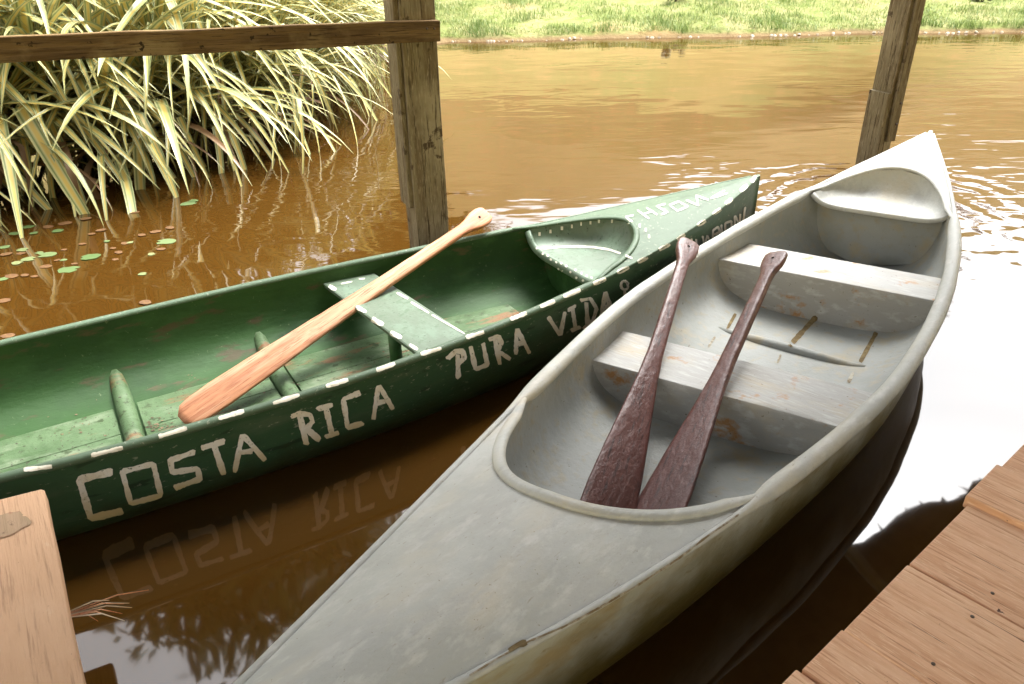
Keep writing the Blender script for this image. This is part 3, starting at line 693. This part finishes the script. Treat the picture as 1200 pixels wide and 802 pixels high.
# ------------------------------------------------------------------ paddles
def paddle(P0, P1, face, prof, m, label, hole, group=None):
    """P0 blade tip, P1 handle end; face: direction the flat side looks; prof: (fraction, half width, half thickness)"""
    P0, P1 = Vector(P0), Vector(P1); L = (P1-P0).length; d = (P1-P0)/L
    nrm = (Vector(face)-d*Vector(face).dot(d)).normalized(); sd_ = d.cross(nrm)
    Mx = Matrix.Identity(4)
    for i in range(3): Mx[i][0], Mx[i][1], Mx[i][2] = sd_[i], d[i], nrm[i]
    Mx.translation = P0
    e = empty('paddle'); e.matrix_world = Mx; tag(e, label, 'paddle', group)
    fr = np.array([p[0] for p in prof]); hw = np.array([p[1] for p in prof]); ht = np.array([p[2] for p in prof])
    def loft(name, a, c_, k_, capA, capB):
        vs, fs = [], []; S = 16
        for i in range(k_+1):
            f_ = a+(c_-a)*i/k_; w_, t_ = np.interp(f_, fr, hw), np.interp(f_, fr, ht); y = f_*L
            for k in range(S):
                q = 6.2832*(k+.5)/S; ex = .5
                cx_ = math.copysign(abs(math.cos(q))**ex, math.cos(q)); cz_ = math.copysign(abs(math.sin(q))**ex, math.sin(q))
                nz_ = .0012*noise.noise(Vector((cx_*2, y*14, cz_*2)))
                vs.append((cx_*(w_+nz_), y, cz_*(t_+nz_)))
        for i in range(k_):
            for k in range(S):
                A = i*S+k; B = i*S+(k+1) % S; fs.append((A, B, B+S, A+S))
        if capA: fs.append(tuple(range(S-1, -1, -1)))
        if capB: fs.append(tuple(len(vs)-S+k for k in range(S)))
        o = mk(name, vs, fs, m, e); fixn(o); return o
    sb, sh = prof_cut
    loft('blade', 0, sb, 30, True, False); loft('shaft', sb, sh, 20, False, False); hd = loft('handle', sh, 1, 22, False, True)
    vs = [(math.cos(q)*hole, L*(1-.035)+math.sin(q)*hole, np.interp(.965, fr, ht)*1.0+.0012) for q in np.linspace(0, 6.283, 13)[:-1]]
    mk('grip_hole', vs, [tuple(range(12))], 'hole', hd, False)
    return e
prof_cut = (.50, .90)
pw = [(0, .018, .004), (.006, .034, .005), (.02, .050, .007), (.05, .055, .008), (.10, .058, .009), (.20, .054, .010), (.35, .044, .012), (.48, .037, .014), (.60, .030, .016), (.80, .0265, .0165), (.895, .0255, .016), (.925, .034, .015), (.955, .047, .013), (.978, .049, .012), (.993, .043, .011), (1, .032, .008)]
A = U(212, 492, .085); Bp = U(525, 281, .365)
far = A+(Bp-A)*1.0
best = None
for k in np.arange(1.0, 1.5, .005):
    q = A+(Bp-A)*k; u, v = PX(q)
    if best is None or abs(u-571) < best[0]: best = (abs(u-571), k)
Pend = A+(Bp-A)*best[1]
paddle(A, Pend, (.35, -.45, .85), pw, 'paddlewood', 'pale bare wooden paddle lying across the green canoe', .006)
pr = [(0, .070, .004), (.006, .082, .006), (.03, .089, .007), (.10, .086, .008), (.20, .074, .009), (.32, .056, .011), (.44, .038, .014), (.54, .029, .016), (.75, .0255, .0165), (.88, .0245, .016), (.905, .028, .016), (.94, .044, .015), (.965, .048, .014), (.99, .046, .013), (1, .034, .010)]
def lean(tip, top, zl):
    T = U(*tip, .052)
    for z1 in np.arange(.30, .7, .004):
        E_ = U(*top, z1); ok = False
        for k in np.linspace(.1, .95, 60):
            q = G.inv @ (T+(E_-T)*k)
            if q.y > -.325+SH*q.x: ok = q.z > zl; break
        if ok: return T, E_
    return T, E_
T, E_ = lean((704, 622), (808, 283), .224)
paddle(T, E_, (.10, -.75, .65), pr, 'redpaddle', 'dark red paddle leaning in the grey canoe, its grip over the gunwale', .006)
T, E_ = lean((760, 624), (911, 297), .226)
paddle(T, E_, (-.62, -.42, .62), pr, 'redpaddle', 'dark red paddle leaning in the grey canoe, its grip before the middle seat', .006)

# ------------------------------------------------------------------ shelter posts, rail, roof
ANG = R(26); ex_, ey_ = Vector((math.cos(ANG), math.sin(ANG), 0)), Vector((-math.sin(ANG), math.cos(ANG), 0))
Pl = U(505, 312, 0); Pr = U(1017, 214, 0); ROOFZ = 2.75
def post(P, wx, wy, label, seed):
    e = empty('shelter_post', (P.x, P.y, 0), ANG); tag(e, label, 'post')
    o = board('upright', (wx, ROOFZ+.7, wy), 'post', e, seed, (0, 0, (ROOFZ-.7)/2), (R(90), 0, 0), 14, .004)
    return e
ep = post(Pl, .165, .15, 'weathered square post standing behind the green canoe, carrying the rail', 1)
zc = zat(237, 480, Pl)
o = board('side_board', (.13, ROOFZ-zc, .024), 'post', ep, 5, (-.0965, .01, (ROOFZ+zc)/2), (R(90), 0, R(90)), 10, .004)
eq = post(Pr, .088, .15, 'brown post standing beyond the tip of the grey canoe', 2)
zc = zat(106, 1030, Pr)
board('side_board', (.15, zc+.7, .028), 'post', eq, 8, (-.0605, -.004, (zc-.7)/2), (R(90), 0, R(90)), 8, .004)
zc2 = zat(162, 1035, Pr)
board('front_board', (.07, ROOFZ-zc2, .022), 'post', eq, 12, (.012, -.0885, (ROOFZ+zc2)/2), (R(90), 0, 0), 8, .003)
for zz_ in (zat(118, 1040, Pr), zat(142, 1040, Pr)):
    vs, fs = tube([(.02, -.0985, zz_), (.02, -.105, zz_)], .008, 8); mk('bolt', vs, fs, 'nail', eq)
# rail nailed to the front face of the left post
Fp = Pl-ey_*(.075+.017); zr = zat(38, 490, Fp); Rr = Fp+ex_*.088; Rr.z = zr
lo, hi = zr-.3, zr+.5
for _ in range(40):
    z = (lo+hi)/2; q = U(0, 58.5, z); dd = (q-Rr).dot(ey_)
    if dd > 0: lo = z      # too far away: raise the rail to bring the crossing nearer
    else: hi = z
Lr = U(0, 58.5, (lo+hi)/2); Lr = Rr+(Lr-Rr)*1.25
e = empty('handrail', Lr); tag(e, 'brown plank handrail nailed across the post before the striped plants', 'handrail')
dv = Rr-Lr; L = dv.length; e.rotation_euler = dv.to_track_quat('X', 'Z').to_euler()
o = board('plank', (.092, L, .032), 'rail', e, 21, (L/2, 0, 0), (R(90), 0, R(90)), 10, .003); o.rotation_euler = (0, R(90), R(-90)); 
for k in (.03, .065):
    vs, fs = tube([(L-k, -.016, .012), (L-k, -.0185, .012)], .005, 8); mk('nail_head', vs, fs, 'nail', e)

# thatched roof over the landing: out of frame, seen in the water and as the shade it gives
mid = (Pl+Pr)/2
def RP(a, b_, z): v = Pl+ex_*a-ey_*b_; return Vector((v.x, v.y, z))     # a along the eave, b back from the eave
e = empty('thatched_roof', RP(0, 0, ROOFZ), ANG); tag(e, 'dark palm thatch roof over the boat landing, mirrored in the near water', 'roof')
inv = (Matrix.Translation(RP(0, 0, ROOFZ)) @ Matrix.Rotation(ANG, 4, 'Z')).inverted()
A0, A1, B0, B1 = -4.0, 9.0, .55, 7.0
for k, (a0, a1, b0, b1) in enumerate(((A0, A1, B0, B1),)):
    rows = [[RP(a, b_+(.16*noise.noise(Vector((a*1.7, 3, 7)))+.09*noise.noise(Vector((a*5, 3, 7))))*max(0, 1-(b_-b0)/1.5), ROOFZ+.06+.10*b_+.03*noise.noise(Vector((a*3, b_*3, k)))) for a in np.linspace(a0, a1, 100)] for b_ in np.linspace(b0, b1, 14)]
    top = [[p+Vector((0, 0, .14)) for p in r] for r in rows]
    v1, f1 = grid(rows); v2, f2 = grid(top); nn = len(v1)
    
    fs = f1+[tuple(i+nn for i in f) for f in f2]
    W_ = 100; H_ = 14
    loop = [j for j in range(W_)]+[i*W_+W_-1 for i in range(1, H_)]+[(H_-1)*W_+j for j in range(W_-2, -1, -1)]+[i*W_ for i in range(H_-2, 0, -1)]
    for i in range(len(loop)): a, c_ = loop[i], loop[(i+1) % len(loop)]; fs.append((a, c_, c_+nn, a+nn))
    mk('thatch', v1+v2, fs, 'thatch', e, False, None, inv)
    vs, fs = [], []
    per = []
    for i in range(150):
        f_ = random.random()
        if random.random() < (a1-a0)/((a1-a0)+(b1-b0)): a, b_, out = a0+(a1-a0)*f_, b0, (0, -1)
        else: a, b_, out = a0, b0+(b1-b0)*f_, (-1, 0)
        if k == 1 and random.random() < .5: a, b_, out = a0+(a1-a0)*f_, b1, (0, 1)
        p = RP(a, b_, ROOFZ+.14+.1*b_); o_ = ex_*out[0]-ey_*out[1]
        ln = random.uniform(.03, .08)*(1+.8*noise.noise(Vector((a*2.3, b_*2.3, 4)))); q = p+o_*ln*.7+Vector((0, 0, -ln*random.uniform(.3, 1)))+Vector((random.uniform(-.08, .08), random.uniform(-.08, .08), 0)); sdv = (q-p).cross(Vector((0, 0, 1))).normalized()*random.uniform(.02, .07)
        s_ = len(vs); vs += [p-sdv, p+sdv, q]; fs.append((s_, s_+1, s_+2))
    o = mk('fringe', vs, fs, 'thatch', e, False, None, inv); o['kind'] = 'stuff'
for a in (0, 3.0):
    vs, fs = tube([RP(a, -.08, ROOFZ-.02), RP(a, B1-.1, ROOFZ-.02+.10*B1)], .05, 8); mk('rafter', vs, fs, 'post', e, inv=inv)


# ------------------------------------------------------------------ docks
DZ = .36
p0 = U(926, 802, DZ); p1 = U(1200, 523, DZ); ed = (p1-p0).normalized(); pd = Vector((ed.y, -ed.x, 0))
e = empty('dock', p0, math.atan2(ed.y, ed.x)); tag(e, 'landing stage of broad pinkish sawn boards beside the grey canoe', 'dock')
cuts = [-.62, -.28, .045, .197, .479, .79, .985, 1.27, 1.56, 1.9, 2.2, 2.55]
prot = [0, .01, .004, .0, .0, .012, .004, .014, 0, .01, 0]
ht_ = [0, .004, .0, .002, -.004, .014, .003, .016, .004, .01, 0]
for i in range(len(cuts)-1):
    a, c_ = cuts[i]+.0022, cuts[i+1]-.0022; Ln = 2.1
    o = board('plank', (c_-a, Ln, .036), 'dock', e, 30+i, ((a+c_)/2, -Ln/2+prot[i], ht_[i]-.018), (0, 0, R((-.5, .4, 0, .3, -.2, .2, 0, -.3, .2, 0, .1)[i])), 8, .0022)
    for y in (-.16, -.9):
        for x in (a+.05, c_-.05):
            vs, fs = tube([(x, y, ht_[i]-.003), (x, y, ht_[i]+.0012)], .0042, 8); mk('nail_head', vs, fs, 'nail', e)
for y in (-.12, -1.0, -1.9):
    v, f = boxv(cuts[0]+.03, cuts[-1]-.03, y-.04, y+.04, -.16, -.040); mk('joist', v, f, 'post', e, False)
for x in (cuts[0]+.2, .9, cuts[-1]-.2):
    for y in (-.22, -1.8):
        v, f = tube([(x, y, -1.0), (x, y, -.045)], .05, 10); mk('pile', v, f, 'post', e)

a_, b_, c_ = U(52, 572, DZ), U(98, 802, DZ), U(0, 585, DZ)
r1 = (b_-a_).normalized(); r2 = (c_-a_).normalized()
e = empty('dock_board', a_); tag(e, 'worn landing board with a dark stain, butted near the green bow lettering', 'dock')
e['label'] = 'worn dock board with a dark stain, its end beside the green canoe'
rd = random.Random(4)
def slab(name, pts, z0, z1, m, par, base):
    top = [(p.x-base.x, p.y-base.y, z1) for p in pts]; bot = [(p.x-base.x, p.y-base.y, z0) for p in pts]; k = len(pts)
    o = mk(name, top+bot, [tuple(range(k)), tuple(range(2*k-1, k-1, -1))]+[(i, (i+1) % k, (i+1) % k+k, i+k) for i in range(k)], m, par, False); fixn(o); bevel(o, .004, 2); return o
right = [a_+r1*t_+Vector((rd.uniform(-.003, .003), 0, 0)) for t_ in np.linspace(.008, 1.7, 14)]
pts = [a_+r2*.62, a_+r2*.008]+right+[a_+r2*.62+r1*1.7]
slab('board', pts, -.04, 0, 'oldboard', e, a_)
st = []
for q in np.linspace(0, 6.283, 61)[:-1]:
    k_ = 1+.22*noise.noise(Vector((math.cos(q)*2.2, math.sin(q)*2.2, 1)))+.10*noise.noise(Vector((math.cos(q)*8, math.sin(q)*8, 3)))
    st.append(a_+r1*(.12+.052*math.copysign(abs(math.sin(q))**.6, math.sin(q))*k_)+r2*(.25+.205*math.copysign(abs(math.cos(q))**.6, math.cos(q))*(1+.3*(k_-1))))
mk('stain', [(p.x-a_.x, p.y-a_.y, .0022) for p in st], [tuple(range(60))], 'stain', e, False)
jq = [a_+r1*.25+r2*.10, a_+r1*.25+r2*.6, a_+r1*.33+r2*.6, a_+r1*.33+r2*.10]
slab('joist', jq, -.17, -.0425, 'post', e, a_)
for t_, s_ in ((.3, .42), (1.3, .42)):
    q = a_+r1*t_+r2*s_; vs, fs = tube([(q.x-a_.x, q.y-a_.y, -1), (q.x-a_.x, q.y-a_.y, -.045)], .05, 10); mk('pile', vs, fs, 'post', e)
ra = math.atan2(r1.y, r1.x)-math.pi/2; e.rotation_euler = (0, 0, ra); mr_ = Matrix.Rotation(-ra, 4, 'Z')
for o in e.children: o.data.transform(mr_)
# straw sprouting from under the board's edge
q0 = U(84, 718, DZ-.03); e = empty('straw_tuft', q0); tag(e, 'few dry straws sticking out from under the worn dock board', 'straw')
for k in range(9):
    a = random.uniform(-.5, .9); L = random.uniform(.05, .17); d = Vector((math.cos(a), math.sin(a), random.uniform(-.2, .35)))
    vs, fs = tube([Vector((-.05, 0, -.02)), d*L*.6, d*L+Vector((0, 0, -.02))], [.0016, .0014, .0006], 5); o = mk('straw', vs, fs, 'post', e); o.data.materials[0] = MT['rail']
    o.data.materials[0] = MT['pebble'] if k % 2 else MT['paddlewood']

# ------------------------------------------------------------------ variegated strap-leaved plants
def strap(seed, dead=False):
    rd = random.Random(seed); L = rd.uniform(1.15, 1.75); wd = rd.uniform(.018, .033); S = 14
    kk = seed % 2 == 0
    a0 = R(rd.uniform(38, 58)); bend = rd.uniform(.7, 1.3) if kk else rd.uniform(1.3, 2.0); kink = rd.uniform(.28, .6); kang = rd.uniform(.7, 1.5)
    y = z = x = 0.; a = a0; vs, uv, fs = [], [], []
    sway = rd.uniform(-.25, .25)
    for i in range(S+1):
        f_ = i/S
        wf = min(1, .6+f_*2)*(1-max(0, (f_-.45)/.55)**1.5)*wd+.001
        vv = .32*wf
        nx = math.sin(a)*0
        up = Vector((0, -math.sin(a), math.cos(a)))
        for c, uu in ((-1, 0), (-.45, .27), (0, .5), (.45, .73), (1, 1)):
            p = Vector((x+c*wf, y, z))+up*(abs(c)*vv); vs.append(p); uv.append((uu, f_))
        ds = L/S; x += sway*ds*f_; y += math.cos(a)*ds; z += math.sin(a)*ds
        a -= bend/S*(.35+1.3*f_)
        if kk and abs(f_-kink) < .5/S+.001: a -= kang
        a = max(a, R(-88))
    for i in range(S):
        for c in range(4):
            q = i*5+c; fs.append((q, q+1, q+6, q+5))
    me = bpy.data.meshes.new('leaf'); me.from_pydata([tuple(v) for v in vs], [], fs)
    ul = me.uv_layers.new(name='UVMap')
    for lp in me.loops: ul.data[lp.index].uv = uv[lp.vertex_index]
    for p in me.polygons: p.use_smooth = True
    me.materials.append(MT['deadstrap' if dead else 'pandanus']); return me
straps = [strap(k) for k in range(24)]; dead = [strap(90+k, True) for k in range(3)]
plants = [(-4.30, 4.95, .66, 150), (-3.72, 5.30, .74, 175), (-3.20, 5.60, .66, 175), (-2.62, 6.05, .50, 170), (-2.30, 6.6, .62, 175), (-1.95, 7.2, .56, 170), (-1.86, 8.0, .52, 180),
          (-3.45, 6.4, .98, 120), (-2.75, 7.3, .92, 150), (-2.1, 8.3, .82, 170), (-4.3, 6.0, 1.1, 110), (-1.9, 9.0, .52, 160), (-1.95, 9.9, .45, 120), (-4.9, 4.8, .9, 80), (-4.02, 5.05, .5, 110), (-3.45, 5.3, .48, 120), (-2.9, 5.7, .42, 120), (-2.42, 6.2, .4, 120), (-2.05, 6.75, .4, 120)]
plab = ['striped strap-leaved plant at the shaded end of the bank, leaves over the water', 'tall striped strap-leaved plant drooping behind the rail into dark water', 'cream and green strap-leaved plant with broad drooping leaves by the floating leaves',
        'low striped plant with its open leaf rosette showing just below the rail', 'pale striped plant arching over the wavy reflections', 'narrow-looking striped plant trailing over the water behind the post', 'pale striped plant beside the post near the far bank',
        'high striped plant rising behind the front row above the rail', 'striped plant in the second row above the pale leaves', 'striped plant in the back row toward the far bank', 'tallest striped plant at the back of the clump', 'last striped plant of the row toward the grassy bank', 'small striped plant at the water edge where the grassy bank begins', 'striped plant at the shaded outer end of the clump', 'low striped plant dipping its leaves in the dark water under the rail', 'low front striped plant above the floating green leaves', 'low front striped plant with long leaves dragging in the water', 'low front striped plant beside the wavy leaf reflections', 'low front striped plant between the rosette and the post']
for i, (x, y, z, nl) in enumerate(plants):
    rd = random.Random(200+i); zb = hgt(x, y); zb = min(zb, .1)
    e = empty('strap_leaf_plant', (x, y, zb)); tag(e, plab[i], 'plant', 'striped plants along the shore')
    vs, fs = tube([(0, 0, -.15), (rd.uniform(-.05, .05), rd.uniform(-.05, .05), (z-zb)*.5), (0, 0, z-zb+.05)], [.06, .05, .035], 9); mk('stem', vs, fs, 'stem', e)
    for k in range(4):
        a = rd.uniform(0, 6.28); vs, fs = tube([(0, 0, (z-zb)*.4), (math.cos(a)*.2, math.sin(a)*.2, (z-zb)*.15), (math.cos(a)*.28, math.sin(a)*.28, -.2)], [.022, .018, .016], 7); mk('prop_root', vs, fs, 'stem', e)
    for k in range(nl):
        f_ = k/nl
        o = bpy.data.objects.new('leaf', rd.choice(straps if f_ > .07 else dead)); col.objects.link(o); o.parent = e
        o.location = (rd.uniform(-.04, .04), rd.uniform(-.04, .04), z-zb-.30*(1-f_)+rd.uniform(-.03, .03))
        az = k*2.39996+rd.uniform(-.3, .3)
        o.rotation_euler = (R(-40+72*f_+rd.uniform(-12, 12)), R(rd.uniform(-22, 22)), az)
        s_ = rd.uniform(.85, 1.25); s_ *= (1 if i < 4 else .78 if i in (6, 11, 12) else .88); o.scale = (s_*rd.uniform(.85, 1.2)*(1 if y < 6.2 else .72), s_, s_)

# ------------------------------------------------------------------ floating leaves
def pad(seed, lobes):
    rd = random.Random(seed); k = 14; vs = [(0, 0, .004)]; fs = []
    for j in range(k):
        q = 6.283*j/k; r = 1+rd.uniform(-.12, .12)-(.45 if (j == 0 and lobes) else 0)
        vs.append((math.cos(q)*r, math.sin(q)*r*.72, .0025+.02*rd.random()*.3))
    for j in range(k): fs.append((0, 1+j, 1+(j+1) % k))
    me = bpy.data.meshes.new('floating_leaf'); me.from_pydata(vs, [], fs)
    return me
def uvtone(me, tn):
    ul = me.uv_layers.new(name='UVMap')
    for lp in me.loops: ul.data[lp.index].uv = (tn, 0)
pm = []
for k in range(6):
    me = pad(k, True); uvtone(me, k/6+.05); me.materials.append(MT['lily']); pm.append(me)
dm = []
for k in range(4):
    me = pad(20+k, False); me.materials.append(MT['deadleaf']); dm.append(me)
gp = [(145, 205, 36), (80, 240, 36), (25, 312, 34), (245, 352, 52), (150, 375, 42), (90, 396, 34), (470, 365, 58), (360, 428, 64), (15, 478, 34), (865, 283, 60), (745, 452, 28), (790, 350, 26), (300, 228, 34), (180, 240, 26), (985, 83, 50), (330, 378, 22), (120, 325, 34), (680, 288, 22), (1010, 70, 30), (420, 90, 22), (560, 283, 20), (205, 340, 26)]
bp_ = [(240, 412, 52), (60, 462, 60), (180, 465, 34), (812, 232, 52), (888, 212, 44), (530, 225, 46), (602, 375, 34), (340, 187, 60), (650, 292, 40), (840, 322, 44), (430, 296, 34), (130, 460, 40), (760, 602, 60), (40, 772, 60), (20, 590, 60), (335, 325, 30), (590, 318, 30), (390, 400, 30), (740, 250, 40), (450, 165, 50), (250, 205, 50), (700, 130, 46), (110, 345, 40), (300, 380, 30), (620, 340, 40), (30, 350, 50), (480, 245, 34)]
for i, (x, y, wpx) in enumerate(gp+bp_):
    P = U(x/4.45, 220+y/4.45, .0); dist = (P-Vector((0, 0, HZ))).length; gr = i < len(gp)
    o = bpy.data.objects.new('floating_leaf', (pm[i % 6] if gr else dm[i % 4])); col.objects.link(o)
    o.location = P+Vector((0, 0, .001+.0007*(i % 7))); o.rotation_euler = (0, 0, random.uniform(-.6, .6)+(3.14 if i % 3 == 0 else 0)); s_ = wpx/4.45*dist/FPX*(.78 if gr else .5); o.scale = (s_, s_, s_)
    tag(o, 'green leaf floating flat on the brown water below the plants' if gr else 'reddish brown dead leaf floating on the water below the plants', 'leaf', 'green leaves afloat by the plants' if gr else 'dead leaves afloat by the plants')
